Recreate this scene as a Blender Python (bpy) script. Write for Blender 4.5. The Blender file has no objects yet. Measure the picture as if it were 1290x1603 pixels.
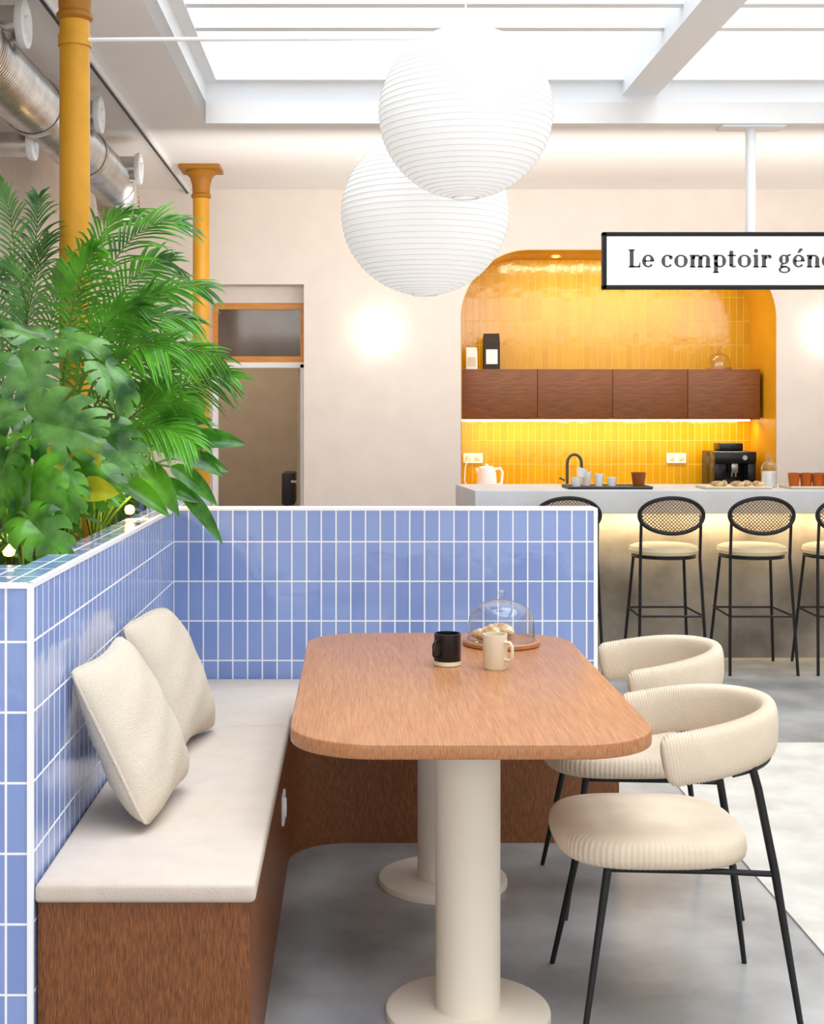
import bpy, bmesh, math, random
from mathutils import Vector, Matrix
random.seed(4)
PI = math.pi
S = bpy.context.scene
C = S.collection
F = 2100.0; VX = 555.0; VY = 648.0; H = 1.5
def P(px, py, Z):
    return Vector(((px-VX)*Z/F, Z, H-(py-VY)*Z/F))
def srgb(r, g, b):
    f = lambda c: (c/255/12.92) if c/255 <= .04045 else ((c/255+.055)/1.055)**2.4
    return (f(r), f(g), f(b))

# ------------------------------------------------------------- materials
def M(name, col, rough=.5, metal=0, var=.06, vs=6, bump=0, bs=60, st=(1,1,1), emis=0, ecol=None, trans=0, ior=1.45, coat=0, sss=0, spec=.5, alpha=1, col2=None, detail=4, dist=0, p0=.35, p1=.65):
    m = bpy.data.materials.new(name); m.use_nodes = True
    nt = m.node_tree; n = nt.nodes; l = nt.links
    b = n['Principled BSDF']
    tc = n.new('ShaderNodeTexCoord'); mp = n.new('ShaderNodeMapping'); mp.inputs['Scale'].default_value = st
    l.new(tc.outputs['Object'], mp.inputs['Vector'])
    nz = n.new('ShaderNodeTexNoise'); nz.inputs['Scale'].default_value = vs; nz.inputs['Detail'].default_value = detail
    nz.inputs['Distortion'].default_value = dist
    l.new(mp.outputs['Vector'], nz.inputs['Vector'])
    cr = n.new('ShaderNodeValToRGB')
    c1 = tuple(max(0, c*(1-var)) for c in col); c2 = col2 if col2 else tuple(min(1, c*(1+var)) for c in col)
    cr.color_ramp.elements[0].position = p0; cr.color_ramp.elements[1].position = p1
    cr.color_ramp.elements[0].color = (*c1, 1); cr.color_ramp.elements[1].color = (*c2, 1)
    l.new(nz.outputs['Fac'], cr.inputs['Fac']); l.new(cr.outputs['Color'], b.inputs['Base Color'])
    b.inputs['Roughness'].default_value = rough; b.inputs['Metallic'].default_value = metal
    b.inputs['Transmission Weight'].default_value = trans; b.inputs['IOR'].default_value = ior
    b.inputs['Coat Weight'].default_value = coat; b.inputs['Specular IOR Level'].default_value = spec
    b.inputs['Alpha'].default_value = alpha
    if emis:
        b.inputs['Emission Color'].default_value = (*(ecol or col), 1); b.inputs['Emission Strength'].default_value = emis
    if bump:
        n2 = n.new('ShaderNodeTexNoise'); n2.inputs['Scale'].default_value = bs; n2.inputs['Detail'].default_value = 6
        l.new(mp.outputs['Vector'], n2.inputs['Vector'])
        bp = n.new('ShaderNodeBump'); bp.inputs['Strength'].default_value = bump; bp.inputs['Distance'].default_value = .01
        l.new(n2.outputs['Fac'], bp.inputs['Height']); l.new(bp.outputs['Normal'], b.inputs['Normal'])
    return m

def tile_mat(name, c1, c2, grout, w, h, ms, rough=.12, ox=0, oz=0, wav=.25):
    m = bpy.data.materials.new(name); m.use_nodes = True
    nt = m.node_tree; n = nt.nodes; l = nt.links; b = n['Principled BSDF']
    g = n.new('ShaderNodeNewGeometry'); sp = n.new('ShaderNodeSeparateXYZ'); sn = n.new('ShaderNodeSeparateXYZ')
    l.new(g.outputs['Position'], sp.inputs[0]); l.new(g.outputs['True Normal'], sn.inputs[0])
    def mth(op, a, bb=None):
        k = n.new('ShaderNodeMath'); k.operation = op
        for i, v in enumerate((a, bb)):
            if v is None: continue
            if isinstance(v, (int, float)): k.inputs[i].default_value = v
            else: l.new(v, k.inputs[i])
        return k.outputs[0]
    def mix(f, a, bb):
        k = n.new('ShaderNodeMix'); k.data_type = 'FLOAT'
        l.new(f, k.inputs[0]); l.new(a, k.inputs[2]); l.new(bb, k.inputs[3]); return k.outputs[0]
    fx = mth('GREATER_THAN', mth('ABSOLUTE', sn.outputs[0]), .5)
    fz = mth('GREATER_THAN', mth('ABSOLUTE', sn.outputs[2]), .5)
    u = mix(fx, sp.outputs[0], sp.outputs[1]); v = mix(fz, sp.outputs[2], sp.outputs[1])
    u = mth('ADD', u, 100*w+ox); v = mth('ADD', v, 100*h+oz)
    cb = n.new('ShaderNodeCombineXYZ'); l.new(u, cb.inputs[0]); l.new(v, cb.inputs[1])
    br = n.new('ShaderNodeTexBrick'); br.offset = 0; br.squash = 1
    l.new(cb.outputs[0], br.inputs['Vector'])
    br.inputs['Scale'].default_value = 1; br.inputs['Brick Width'].default_value = w; br.inputs['Row Height'].default_value = h
    br.inputs['Mortar Size'].default_value = ms; br.inputs['Mortar Smooth'].default_value = .1; br.inputs['Bias'].default_value = 0
    br.inputs['Color1'].default_value = (*c1, 1); br.inputs['Color2'].default_value = (*c2, 1); br.inputs['Mortar'].default_value = (*grout, 1)
    l.new(br.outputs['Color'], b.inputs['Base Color'])
    rr = n.new('ShaderNodeMapRange'); l.new(br.outputs['Fac'], rr.inputs[0]); rr.inputs[3].default_value = rough; rr.inputs[4].default_value = .8
    l.new(rr.outputs[0], b.inputs['Roughness'])
    nz = n.new('ShaderNodeTexNoise'); nz.inputs['Scale'].default_value = 14; l.new(g.outputs['Position'], nz.inputs['Vector'])
    hgt = mth('ADD', mth('MULTIPLY', nz.outputs['Fac'], wav), mth('MULTIPLY', br.outputs['Fac'], -.25))
    bp = n.new('ShaderNodeBump'); bp.inputs['Strength'].default_value = .6; bp.inputs['Distance'].default_value = .01
    l.new(hgt, bp.inputs['Height']); l.new(bp.outputs['Normal'], b.inputs['Normal'])
    return m

def emit(name, col, s):
    return M(name, col, emis=s, ecol=col, var=.01)

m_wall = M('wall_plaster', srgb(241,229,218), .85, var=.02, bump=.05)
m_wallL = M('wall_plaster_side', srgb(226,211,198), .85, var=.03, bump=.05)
m_ceil = M('ceiling_paint', srgb(253,249,245), .9, var=.01)
m_white = M('white_paint', srgb(250,250,250), .5, var=.01)
m_floor = M('polished_concrete', srgb(134,135,135), .27, var=.13, vs=2.2, bump=.03, bs=20, detail=10, col2=srgb(168,167,165))
m_blue = tile_mat('blue_glazed_tile', srgb(128,150,205), srgb(142,163,214), srgb(248,248,250), .0555, .149, .0028, .08, ox=.68, oz=-.274+.149*2, wav=.32)
m_grout = M('white_trim', srgb(250,250,250), .4, var=.01)
m_ytile = tile_mat('yellow_glazed_tile', srgb(196,144,8), srgb(206,154,14), srgb(226,188,100), .054, .185, .0019, .12, wav=.34)
m_yellow = M('ochre_paint', srgb(220,158,26), .5, var=.03)
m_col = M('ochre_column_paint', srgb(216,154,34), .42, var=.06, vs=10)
m_table = M('oak_table', srgb(158,100,60), .36, var=.05, vs=3, st=(100,3,18), bump=.02, bs=8, col2=srgb(190,133,89), detail=6, dist=.3, p0=.3, p1=.7)
m_wood = M('oak_veneer', srgb(98,54,24), .42, var=.12, vs=3, st=(220,220,14), bump=.02, bs=8, col2=srgb(146,90,48), detail=4, dist=.2, p0=.34, p1=.66)
m_cab = M('oak_cabinet', srgb(110,62,30), .45, var=.10, vs=3, st=(3,20,70), col2=srgb(150,92,48), detail=5, p0=.3, p1=.7)
m_cush = M('cushion_fabric', srgb(205,190,176), .95, var=.03, vs=12, bump=.25, bs=250)
m_linen = M('linen', srgb(214,200,180), .95, var=.05, vs=220, bump=.5, bs=300, st=(1,.35,1.6))
m_cord = M('cream_corduroy', srgb(219,201,178), .9, var=.04, vs=10, bump=.15, bs=200)
m_cream = M('cream_powder_coat', srgb(228,217,200), .45, var=.01)
m_black = M('black_metal', srgb(28,28,30), .45, metal=.3, var=.1)
m_blackp = M('black_glaze', srgb(22,22,25), .25, var=.1)
m_silver = M('galvanised_steel', srgb(205,200,194), .25, metal=1, var=.12, vs=9)
m_conc = M('plaster_concrete', srgb(116,110,103), .75, var=.14, vs=3, bump=1.0, bs=4, detail=10, col2=srgb(152,146,138))
m_top = M('counter_top_plaster', srgb(208,208,208), .5, var=.04)
m_bag = M('dark_kraft', srgb(48,34,26), .6)
m_amber = M('amber_glass', srgb(196,96,26), .08, var=.1, alpha=.8)
m_ceram = M('white_ceramic', srgb(244,242,238), .25, var=.01)
m_mug = M('cream_stoneware', srgb(224,210,182), .4, var=.04)
m_pastry = M('baked_pastry', srgb(214,150,80), .6, var=.35, vs=30, bump=.4, bs=60, col2=srgb(246,222,180))
m_led = emit('led_warm', (1.0,.78,.4), 12)
m_sign = emit('sign_diffuser', (1,1,.99), .6)
m_ink = M('sign_ink', srgb(84,80,80), .6)
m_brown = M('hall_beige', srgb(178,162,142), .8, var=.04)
m_rug = M('faded_rug', srgb(180,173,162), .95, var=.05, vs=5, bump=.3, bs=90, col2=srgb(202,196,187), detail=9, p0=.3, p1=.7)
m_soil = M('potting_soil', srgb(60,45,34), .95, var=.4, vs=40, bump=.8, bs=60)
m_orange = M('varnished_pine', srgb(220,146,60), .4, var=.12, vs=3, st=(2,20,20))
m_window = M('dark_glass', srgb(106,94,84), .12, var=.2, vs=3)
m_greyst = M('grey_plastic', srgb(60,60,64), .5)
m_kettle = M('kettle_plastic', srgb(250,250,252), .35, var=.01)
m_steel = M('brushed_steel', srgb(190,190,190), .3, metal=1)

def leaf_mat(name, a, b2, rough=.35, vs=7):
    m = M(name, a, rough, var=.3, vs=vs, col2=b2, spec=.4)
    nt = m.node_tree; n = nt.nodes; l = nt.links; b = n['Principled BSDF']
    tr = n.new('ShaderNodeBsdfTranslucent'); tr.inputs['Color'].default_value = (*[min(1, c*1.5) for c in b2], 1)
    mx = n.new('ShaderNodeMixShader'); mx.inputs[0].default_value = .18
    l.new(b.outputs[0], mx.inputs[1]); l.new(tr.outputs[0], mx.inputs[2]); l.new(mx.outputs[0], n['Material Output'].inputs[0])
    return m
m_palm = leaf_mat('palm_leaf', srgb(16,78,20), srgb(98,172,46), .26)
m_palm2 = leaf_mat('palm_leaf_pale', srgb(46,100,50), srgb(126,178,98))
m_mon = leaf_mat('monstera_leaf', srgb(12,64,18), srgb(94,160,44), .16, 12)
m_mon2 = leaf_mat('monstera_leaf_light', srgb(22,78,32), srgb(110,162,78), .16, 12)
m_lance = leaf_mat('broad_leaf', srgb(10,54,20), srgb(74,144,36), .2, 12)
m_ylf = leaf_mat('yellow_leaf', srgb(150,160,30), srgb(216,206,50), .3)
m_stem = M('green_stem', srgb(96,134,52), .5, var=.2)

def paper_mat():
    m = M('washi_paper', (.90,.90,.89), .8, var=.01, emis=.19, ecol=(1,.995,.98))  # faint emission whitens the paper's shaded side; the lanterns are off
    nt = m.node_tree; n = nt.nodes; l = nt.links; b = n['Principled BSDF']
    tr = n.new('ShaderNodeBsdfTranslucent'); tr.inputs['Color'].default_value = (.9,.9,.9,1)
    mx = n.new('ShaderNodeMixShader'); mx.inputs[0].default_value = .25
    l.new(b.outputs[0], mx.inputs[1]); l.new(tr.outputs[0], mx.inputs[2]); l.new(mx.outputs[0], n['Material Output'].inputs[0])
    return m
m_paper = paper_mat()
m_wire = M('lantern_wire', srgb(218,216,213), .6)
def cane_mat():
    m = M('woven_cane', srgb(140,106,70), .7, var=.15, vs=40)
    nt = m.node_tree; n = nt.nodes; l = nt.links; b = n['Principled BSDF']
    tc = n.new('ShaderNodeTexCoord'); outs = []
    for ax in ((1,0,1),(1,0,-1)):
        w = n.new('ShaderNodeVectorMath'); w.operation = 'DOT_PRODUCT'; w.inputs[1].default_value = ax
        l.new(tc.outputs['Object'], w.inputs[0])
        k = n.new('ShaderNodeMath'); k.operation = 'MULTIPLY'; k.inputs[1].default_value = 300; l.new(w.outputs['Value'], k.inputs[0])
        s = n.new('ShaderNodeMath'); s.operation = 'SINE'; l.new(k.outputs[0], s.inputs[0])
        g = n.new('ShaderNodeMath'); g.operation = 'GREATER_THAN'; g.inputs[1].default_value = -.3; l.new(s.outputs[0], g.inputs[0]); outs.append(g)
    mn = n.new('ShaderNodeMath'); mn.operation = 'MULTIPLY'; l.new(outs[0].outputs[0], mn.inputs[0]); l.new(outs[1].outputs[0], mn.inputs[1])
    inv = n.new('ShaderNodeMath'); inv.operation = 'SUBTRACT'; inv.inputs[0].default_value = 1; l.new(mn.outputs[0], inv.inputs[1])
    l.new(inv.outputs[0], b.inputs['Alpha'])
    return m
m_cane = cane_mat()
def clear_mat(name, tint0, tint1, base, edge):
    m = bpy.data.materials.new(name); m.use_nodes = True
    n = m.node_tree.nodes; l = m.node_tree.links
    t = n.new('ShaderNodeBsdfTransparent'); g = n.new('ShaderNodeBsdfGlossy'); g.inputs['Roughness'].default_value = .03
    mx = n.new('ShaderNodeMixShader')
    nz = n.new('ShaderNodeTexNoise'); nz.inputs['Scale'].default_value = .8
    cr = n.new('ShaderNodeValToRGB'); cr.color_ramp.elements[0].color = (*tint0,1); cr.color_ramp.elements[1].color = (*tint1,1)
    l.new(nz.outputs['Fac'], cr.inputs[0]); l.new(cr.outputs[0], t.inputs[0])
    lw = n.new('ShaderNodeLayerWeight'); lw.inputs[0].default_value = .5
    pw = n.new('ShaderNodeMath'); pw.operation = 'POWER'; pw.inputs[1].default_value = 2.5; l.new(lw.outputs['Facing'], pw.inputs[0])
    mr = n.new('ShaderNodeMapRange'); mr.inputs[3].default_value = base; mr.inputs[4].default_value = edge
    l.new(pw.outputs[0], mr.inputs[0]); l.new(mr.outputs[0], mx.inputs[0])
    l.new(t.outputs[0], mx.inputs[1]); l.new(g.outputs[0], mx.inputs[2])
    l.new(mx.outputs[0], n['Material Output'].inputs[0]); return m
m_pane = clear_mat('skylight_glass', (.86,.93,1), (1,1,1), .03, .3)
m_glassth = clear_mat('clear_glass', (.93,.95,.96), (.97,.98,.98), .06, .9)

# ------------------------------------------------------------- mesh builder
def worigin(o):
    v = Vector((0,0,0))
    while o is not None:
        v += Vector(o.location); o = o.parent
    return v
class MB:
    def __init__(s): s.bm = bmesh.new()
    def merge(s, sub, mat=None):
        if mat is not None: bmesh.ops.transform(sub, matrix=mat, verts=sub.verts)
        me = bpy.data.meshes.new('tmp'); sub.to_mesh(me); sub.free(); s.bm.from_mesh(me); bpy.data.meshes.remove(me); return s
    def raw(s, vs, fs):
        v = [s.bm.verts.new(p) for p in vs]
        for f in fs:
            try: s.bm.faces.new([v[i] for i in f])
            except ValueError: pass
        return s
    def box(s, x0, x1, y0, y1, z0, z1, bev=0, seg=2, mat=None):
        b = bmesh.new(); bmesh.ops.create_cube(b, size=1)
        for v in b.verts: v.co = Vector(((x0+x1)/2+v.co.x*(x1-x0), (y0+y1)/2+v.co.y*(y1-y0), (z0+z1)/2+v.co.z*(z1-z0)))
        if bev: bmesh.ops.bevel(b, geom=b.edges[:], offset=bev, segments=seg, affect='EDGES', profile=.5)
        return s.merge(b, mat)
    def tube(s, pts, r, seg=8, closed=False, sect=None, up=None):
        pts = [Vector(p) for p in pts]; n = len(pts)
        rs = r if isinstance(r, (list, tuple)) else [r]*n
        if sect is None: sect = [(math.cos(2*PI*k/seg), math.sin(2*PI*k/seg)) for k in range(seg)]
        k = len(sect); rings = []; nrm = None
        for i, p in enumerate(pts):
            if closed: t = pts[(i+1) % n]-pts[i-1]
            else: t = pts[min(i+1, n-1)]-pts[max(i-1, 0)]
            t.normalize()
            if up is not None:
                a = t.cross(Vector(up)); a.normalize(); b = a.cross(t)
            else:
                if nrm is None: nrm = t.orthogonal().normalized()
                nrm = (nrm - t*nrm.dot(t)).normalized(); a = nrm; b = t.cross(a)
            rings.append([s.bm.verts.new(p+a*(c*rs[i])+b*(d*rs[i])) for c, d in sect])
        for i in range(n if closed else n-1):
            A = rings[i]; B = rings[(i+1) % n]
            for j in range(k):
                try: s.bm.faces.new((A[j], A[(j+1) % k], B[(j+1) % k], B[j]))
                except ValueError: pass
        if not closed:
            s.bm.faces.new(rings[0][::-1]); s.bm.faces.new(rings[-1])
        return s
    def lathe(s, prof, c=(0,0,0), seg=32, axis='Z', close=False):
        c = Vector(c); rings = []
        for r, z in prof:
            ring = []
            for k in range(seg):
                a = 2*PI*k/seg; x = r*math.cos(a); y = r*math.sin(a)
                if axis == 'Z': v = Vector((x, y, z))
                elif axis == 'X': v = Vector((z, x, y))
                else: v = Vector((x, z, y))
                ring.append(s.bm.verts.new(c+v))
            rings.append(ring)
        for i in range(len(rings)-1):
            for j in range(seg):
                s.bm.faces.new((rings[i][j], rings[i][(j+1) % seg], rings[i+1][(j+1) % seg], rings[i+1][j]))
        return s
    def prism(s, poly, a, b, plane='XY', bev=0, seg=3, mat=None):
        m = bmesh.new()
        def pt(u, v, w): return (u, v, w) if plane == 'XY' else ((u, w, v) if plane == 'XZ' else (w, u, v))
        A = [m.verts.new(pt(u, v, a)) for u, v in poly]; B = [m.verts.new(pt(u, v, b)) for u, v in poly]
        fa = m.faces.new(A); fb = m.faces.new(B); n = len(poly)
        for i in range(n): m.faces.new((A[i], A[(i+1) % n], B[(i+1) % n], B[i]))
        bmesh.ops.recalc_face_normals(m, faces=m.faces[:])
        if bev: bmesh.ops.bevel(m, geom=list(fa.edges)+list(fb.edges), offset=bev, segments=seg, affect='EDGES', profile=.5)
        return s.merge(m, mat)
    def build(s, name, mat, parent=None, origin=None, smooth=True, ang=38, keep=False):
        bm = s.bm
        bmesh.ops.remove_doubles(bm, verts=bm.verts, dist=1e-5)
        if not keep: bmesh.ops.recalc_face_normals(bm, faces=bm.faces[:])
        off = worigin(parent) if parent is not None else Vector(origin or (0,0,0))
        for v in bm.verts: v.co -= off
        for f in bm.faces: f.smooth = smooth
        if smooth:
            for e in bm.edges:
                if len(e.link_faces) == 2 and e.calc_face_angle(0) > math.radians(ang): e.smooth = False
        me = bpy.data.meshes.new(name); bm.to_mesh(me); bm.free()
        o = bpy.data.objects.new(name, me); C.objects.link(o); me.materials.append(mat)
        if parent is not None: o.parent = parent
        else: o.location = off
        return o
def tag(o, label, cat, group=None):
    o['label'] = label; o['category'] = cat
    if group: o['group'] = group
    return o
def thing(name, label, cat, loc, group=None):
    o = bpy.data.objects.new(name, None); C.objects.link(o); o.location = loc; o.empty_display_size = .1
    return tag(o, label, cat, group)
def struct(name, mb, m, **k):
    o = mb.build(name, m, **k); o['kind'] = 'structure'; return o
def dup(root, loc, label, rotz=None):
    r = root.copy(); C.objects.link(r); r.location = loc; r['label'] = label
    if rotz is not None: r.rotation_euler = (0,0,rotz)
    for ch in list(root.children):
        c = ch.copy(); C.objects.link(c); c.parent = r
        for g in list(ch.children):
            d = g.copy(); C.objects.link(d); d.parent = c
    return r
def arc(cx, cy, r, a0, a1, n=10):
    return [(cx+r*math.cos(math.radians(a0+(a1-a0)*i/n)), cy+r*math.sin(math.radians(a0+(a1-a0)*i/n))) for i in range(n+1)]

# ------------------------------------------------------------- room shell
ZC = 3.14; YB = 9.8
struct('floor', MB().box(-5, 6, -1.5, 13, -.1, 0), m_floor)
DX0, DX1, DT = -1.06, -.37, 2.447
NX0, NX1, NT, NR = .779, 3.08, 2.70, .50
w = MB()
w.box(-5, DX0, YB, YB+.2, 0, ZC+.1); w.box(DX0, DX1, YB, YB+.2, DT, ZC+.1)
w.box(DX1, NX0, YB, YB+.2, 0, ZC+.1); w.box(NX0, NX1, YB, YB+.2, NT, ZC+.1); w.box(NX1, 6, YB, YB+.2, 0, ZC+.1)
w.prism([(NX0, NT)]+arc(NX0+NR, NT-NR, NR, 90, 180, 18), YB, YB+.2, 'XZ')
w.prism([(NX1, NT)]+arc(NX1-NR, NT-NR, NR, 0, 90, 18), YB, YB+.2, 'XZ')
struct('wall_back', w, m_wall, smooth=False)
out = [(NX0, 0)]+arc(NX0+NR, NT-NR, NR, 180, 90, 18)+arc(NX1-NR, NT-NR, NR, 90, 0, 18)+[(NX1, 0)]
inn = [(NX0-.04, 0)]+arc(NX0+NR, NT-NR, NR+.04, 180, 90, 18)+arc(NX1-NR, NT-NR, NR+.04, 90, 0, 18)+[(NX1+.04, 0)]
n = len(out); YN = 10.43; YF = YB-.004
vs = []; fs = []
for i in range(n):
    ox, oz = out[i]; ix, iz = inn[i]; L_ = math.hypot(ix-ox, iz-oz) or 1
    dx, dz = (ox-ix)/L_*.004, (oz-iz)/L_*.004
    vs += [(ox+dx, YF, oz+dz), (ox+dx, YN, oz+dz), (ix, YN, iz), (ix, YB+.19, iz), (ox, YF, oz)]
for i in range(n-1):
    a = i*5; b = a+5
    fs += [(a, a+1, b+1, b), (a+1, a+2, b+2, b+1), (a+4, a, b, b+4)]
struct('wall_niche', MB().raw(vs, fs), m_yellow, ang=60)
struct('wall_niche_back', MB().box(NX0-.3, NX1+.3, YN, YN+.1, 0, 2.95), m_ytile)
struct('wall_left', MB().box(-2.0, -1.9, -1.5, YB, 0, ZC+.1), m_wallL)
struct('wall_right', MB().box(5, 5.1, -1.5, YB, 0, ZC+.1), m_wall)
SX0, SX1, SY0, SY1 = -.84, 4.4, .6, 7.57
w = MB(); w.box(-2, SX0, -1.5, YB, ZC, ZC+.12); w.box(SX0, 5.1, SY1, YB, ZC, ZC+.12); w.box(SX0, 5.1, -1.5, SY0, ZC, ZC+.12); w.box(SX1, 5.1, SY0, SY1, ZC, ZC+.12)
struct('ceiling', w, m_ceil)
w = MB(); ZS = 3.40
w.box(SX0-.1, SX0, SY0, SY1+.1, ZC+.12, ZS+.1); w.box(SX1, SX1+.1, SY0, SY1+.1, ZC+.12, ZS+.1)
w.box(SX0, SX1, SY1, SY1+.1, ZC+.12, ZS+.1); w.box(SX0, SX1, SY0-.1, SY0, ZC+.12, ZS+.1)
w.box(SX0, SX0+.065, SY0, SY1, ZS-.03, ZS+.06)
w.box(1.51, 1.71, SY0, SY1, 3.30, ZS+.08)
w.box(SX0+.065, 1.51, SY1-.06, SY1, ZS-.028, ZS+.06); w.box(1.71, SX1, SY1-.06, SY1, ZS-.028, ZS+.06)
struct('trim_1', w, m_white, smooth=False)
w = MB()
for y in (6.56, 6.18, 5.2, 4.2, 3.2, 2.2, 1.3):
    w.box(SX0+.065, 1.51, y-.03, y+.03, ZS-.02, ZS+.05); w.box(1.71, SX1, y-.03, y+.03, ZS-.02, ZS+.05)
struct('trim_2', w, m_white, smooth=False)
struct('window_1', MB().box(SX0+.066, 1.508, SY0, SY1-.062, ZS+.052, ZS+.056), m_pane)
struct('window_2', MB().box(1.712, SX1, SY0, SY1-.062, ZS+.052, ZS+.056), m_pane)
r = thing('ceiling_track', 'long thin white lighting track running along the left ceiling edge', 'track', (-1.2, 5.5, ZC-.03))
MB().box(-1.235, -1.20, 2, YB-.01, ZC-.03, ZC).build('rail', m_white, r)
MB().box(-1.225, -1.21, 2.01, YB-.02, ZC-.034, ZC-.03).build('slot', m_black, r)
w = MB()
w.box(-2.2, -2.1, YB+.2, 13, 0, 2.8); w.box(.35, .45, YB+.2, 13, 0, 2.8); w.box(-2.2, .45, 12.9, 13, 0, 2.8); w.box(-2.2, .45, YB+.2, 13, 2.8, 2.9)
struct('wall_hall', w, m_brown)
w = MB(); w.box(DX0, DX1, YB+.2, YB+.3, 2.327, DT+.05); struct('wall_lintel', w, m_wall)
w = MB(); y0, y1 = YB+.22, YB+.28
w.box(DX0, DX1, y0, y1, 2.28, 2.327); w.box(DX0, DX1, y0, y1, 1.885, 1.93); w.box(DX0, DX0+.04, y0, y1, 1.93, 2.28); w.box(DX1-.035, DX1, y0, y1, 1.93, 2.28)
wn = struct('window_3', w, m_orange, smooth=False)
MB().box(DX0+.04, DX1-.035, y0+.02, y0+.03, 1.93, 2.28).build('pane', m_window, wn)
w = MB(); w.box(DX0, DX0+.04, y0, y1, 0, 1.87); w.box(DX1-.035, DX1, y0, y1, 0, 1.87); w.box(DX0, DX1, y0, y1, 1.845, 1.885)
struct('trim_3', w, m_white, smooth=False)
d = MB().box(-.43, -.39, YB+.35, YB+1.1, .02, 1.84, .004); dd = struct('door_1', d, M('door_taupe', srgb(188,170,150), .5))
t = MB().tube([(-.445, 10.28, .98), (-.48, 10.28, .98), (-.48, 10.40, .98)], .009); t.build('door_handle', m_steel, dd)

# ------------------------------------------------------------- booth
HW = 1.142; WX = -.68; YW = 5.05
pl = thing('planter', 'tall blue tiled planter wall beside the corner bench, filled with leafy plants', 'planter', (-1.3, 4.5, 0))
w = MB(); w.box(-1.88, WX, 2.83, 3.18, 0, HW); w.box(WX-.10, WX, 3.18, 6.3, 0, HW); w.box(-1.88, WX-.1, 6.2, 6.3, 0, HW); w.box(-1.88, -1.78, 3.18, 6.2, 0, HW)
w.build('body', m_blue, pl, smooth=False)
w = MB(); e = .010
w.box(WX-e, WX+.002, 2.828, 5.05, HW-e, HW+.002); w.box(-1.88, WX+.002, 2.826, 2.826+e, HW-e, HW+.002); w.box(WX-e, WX+.003, 2.825, 2.825+e, 0, HW+.002)
w.build('corner_trim', m_grout, pl, smooth=False)
MB().box(-1.78, WX-.1, 3.18, 6.2, .95, 1.03).build('soil', m_soil, pl)
pt = thing('booth_partition', 'low blue tiled partition with white grout behind the corner bench', 'partition', (.1, 5.1, 0))
PX1 = .912
MB().box(WX, PX1, YW, YW+.12, 0, HW).build('body', m_blue, pt, smooth=False)
w = MB(); w.box(WX, PX1+.003, YW-.002, YW+.122, HW-.006, HW+.003); w.box(PX1-.012, PX1+.003, YW-.003, YW+e, .5, HW+.002)
w.build('corner_trim', m_grout, pt, smooth=False)

SZ = .505; CT = .045
bn = thing('corner_bench', 'L-shaped built-in bench with oak base and beige upholstered seat', 'bench', (-.44, 4.0, 0))
BXF = -.222; BYF = 4.69; rr = .2
poly = [(-.675, 2.86), (BXF, 2.86), (BXF, BYF-rr)]+arc(BXF+rr, BYF-rr, rr, 180, 90, 12)[1:]+[(.925, BYF), (.925, 5.04), (-.675, 5.04)]
MB().prism(poly, .0, SZ-CT, bev=0).build('base', m_wood, bn)
cx = BXF+.012
MB().prism([(-.677, 2.845), (cx-.01, 2.845), (cx, 2.855), (cx, 4.288), (-.677, 4.288)], SZ-CT, SZ, bev=.012, seg=3).build('seat_cushion', m_cush, bn)
poly = [(-.677, 4.292), (cx, 4.292), (cx, BYF-.02-.25)]+arc(cx+.25, BYF-.02-.25, .25, 180, 90, 10)[1:]+[(.935, BYF-.02), (.935, 5.045), (-.677, 5.045)]
MB().prism(poly, SZ-CT, SZ, bev=.012, seg=3).build('seat_cushion', m_cush, bn)
so = MB().box(BXF, BXF+.008, 4.08, 4.17, .245, .335, .002); so = so.build('power_socket', m_white, bn)
MB().lathe([(0,.0),(.028,0),(.03,.006)], (BXF+.006, 4.125, .29), 20, 'X').build('socket_ring', m_ceram, so)

def pillow(center, u, v, a, label, t=.074, seed=0):
    u = Vector(u).normalized(); v = Vector(v); v = (v-u*v.dot(u)).normalized(); nn = u.cross(v).normalized()
    c = Vector(center); N = 34
    root = thing('throw_pillow', label, 'cushion', (c.x, c.y, SZ), 'linen pillows on the bench')
    def pos(i, j, sgn):
        U = math.sin(PI/2*(-1+2*i/N)); V = math.sin(PI/2*(-1+2*j/N))
        e1 = (1-.025*(1-V*V))*math.sqrt(1-.09*V**8); e2 = (1-.025*(1-U*U))*math.sqrt(1-.09*U**8)
        h = t*max(0, (1-abs(U)**2.6)*(1-abs(V)**2.6))**.5
        h *= 1+.03*math.sin(4*U+seed+3*V)+.03*math.sin(11*V-5*U+seed*2)-.14*V
        sag = .012*math.cos(U*2.2)*V
        p = c+u*(U*a*e1)+v*(V*a*e2-.006*math.cos(3*U+seed))+nn*(sgn*h+sag)
        if p.z < SZ+.002: p.z = SZ+.002+(p.z-SZ-.002)*.05
        if p.x < WX+.004: p.x = WX+.004+(p.x-WX-.004)*.05
        return p
    w = MB()
    for sgn in (1, -1):
        vs = [pos(i, j, sgn) for i in range(N+1) for j in range(N+1)]
        w.raw(vs, [(i*(N+1)+j, (i+1)*(N+1)+j, (i+1)*(N+1)+j+1, i*(N+1)+j+1) for i in range(N) for j in range(N)])
    w.build('cover', m_linen, root, ang=80)
    pts = [pos(i, 0, 0) for i in range(N)]+[pos(N, j, 0) for j in range(N)]+[pos(N-i, N, 0) for i in range(N)]+[pos(0, N-j, 0) for j in range(N)]
    MB().tube(pts, .0042, 6, closed=True).build('piping', m_linen, root)
pillow((-.555, 3.37, .715), (.05,.37,.015), (-.17,-.05,.36), .205, 'cream linen pillow nearest the camera, leaning on the blue tiles', seed=1)
pillow((-.555, 4.04, .710), (.07,.36,.0), (-.16,-.06,.37), .200, 'cream linen pillow farther along the bench, behind the other one', seed=3)

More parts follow.
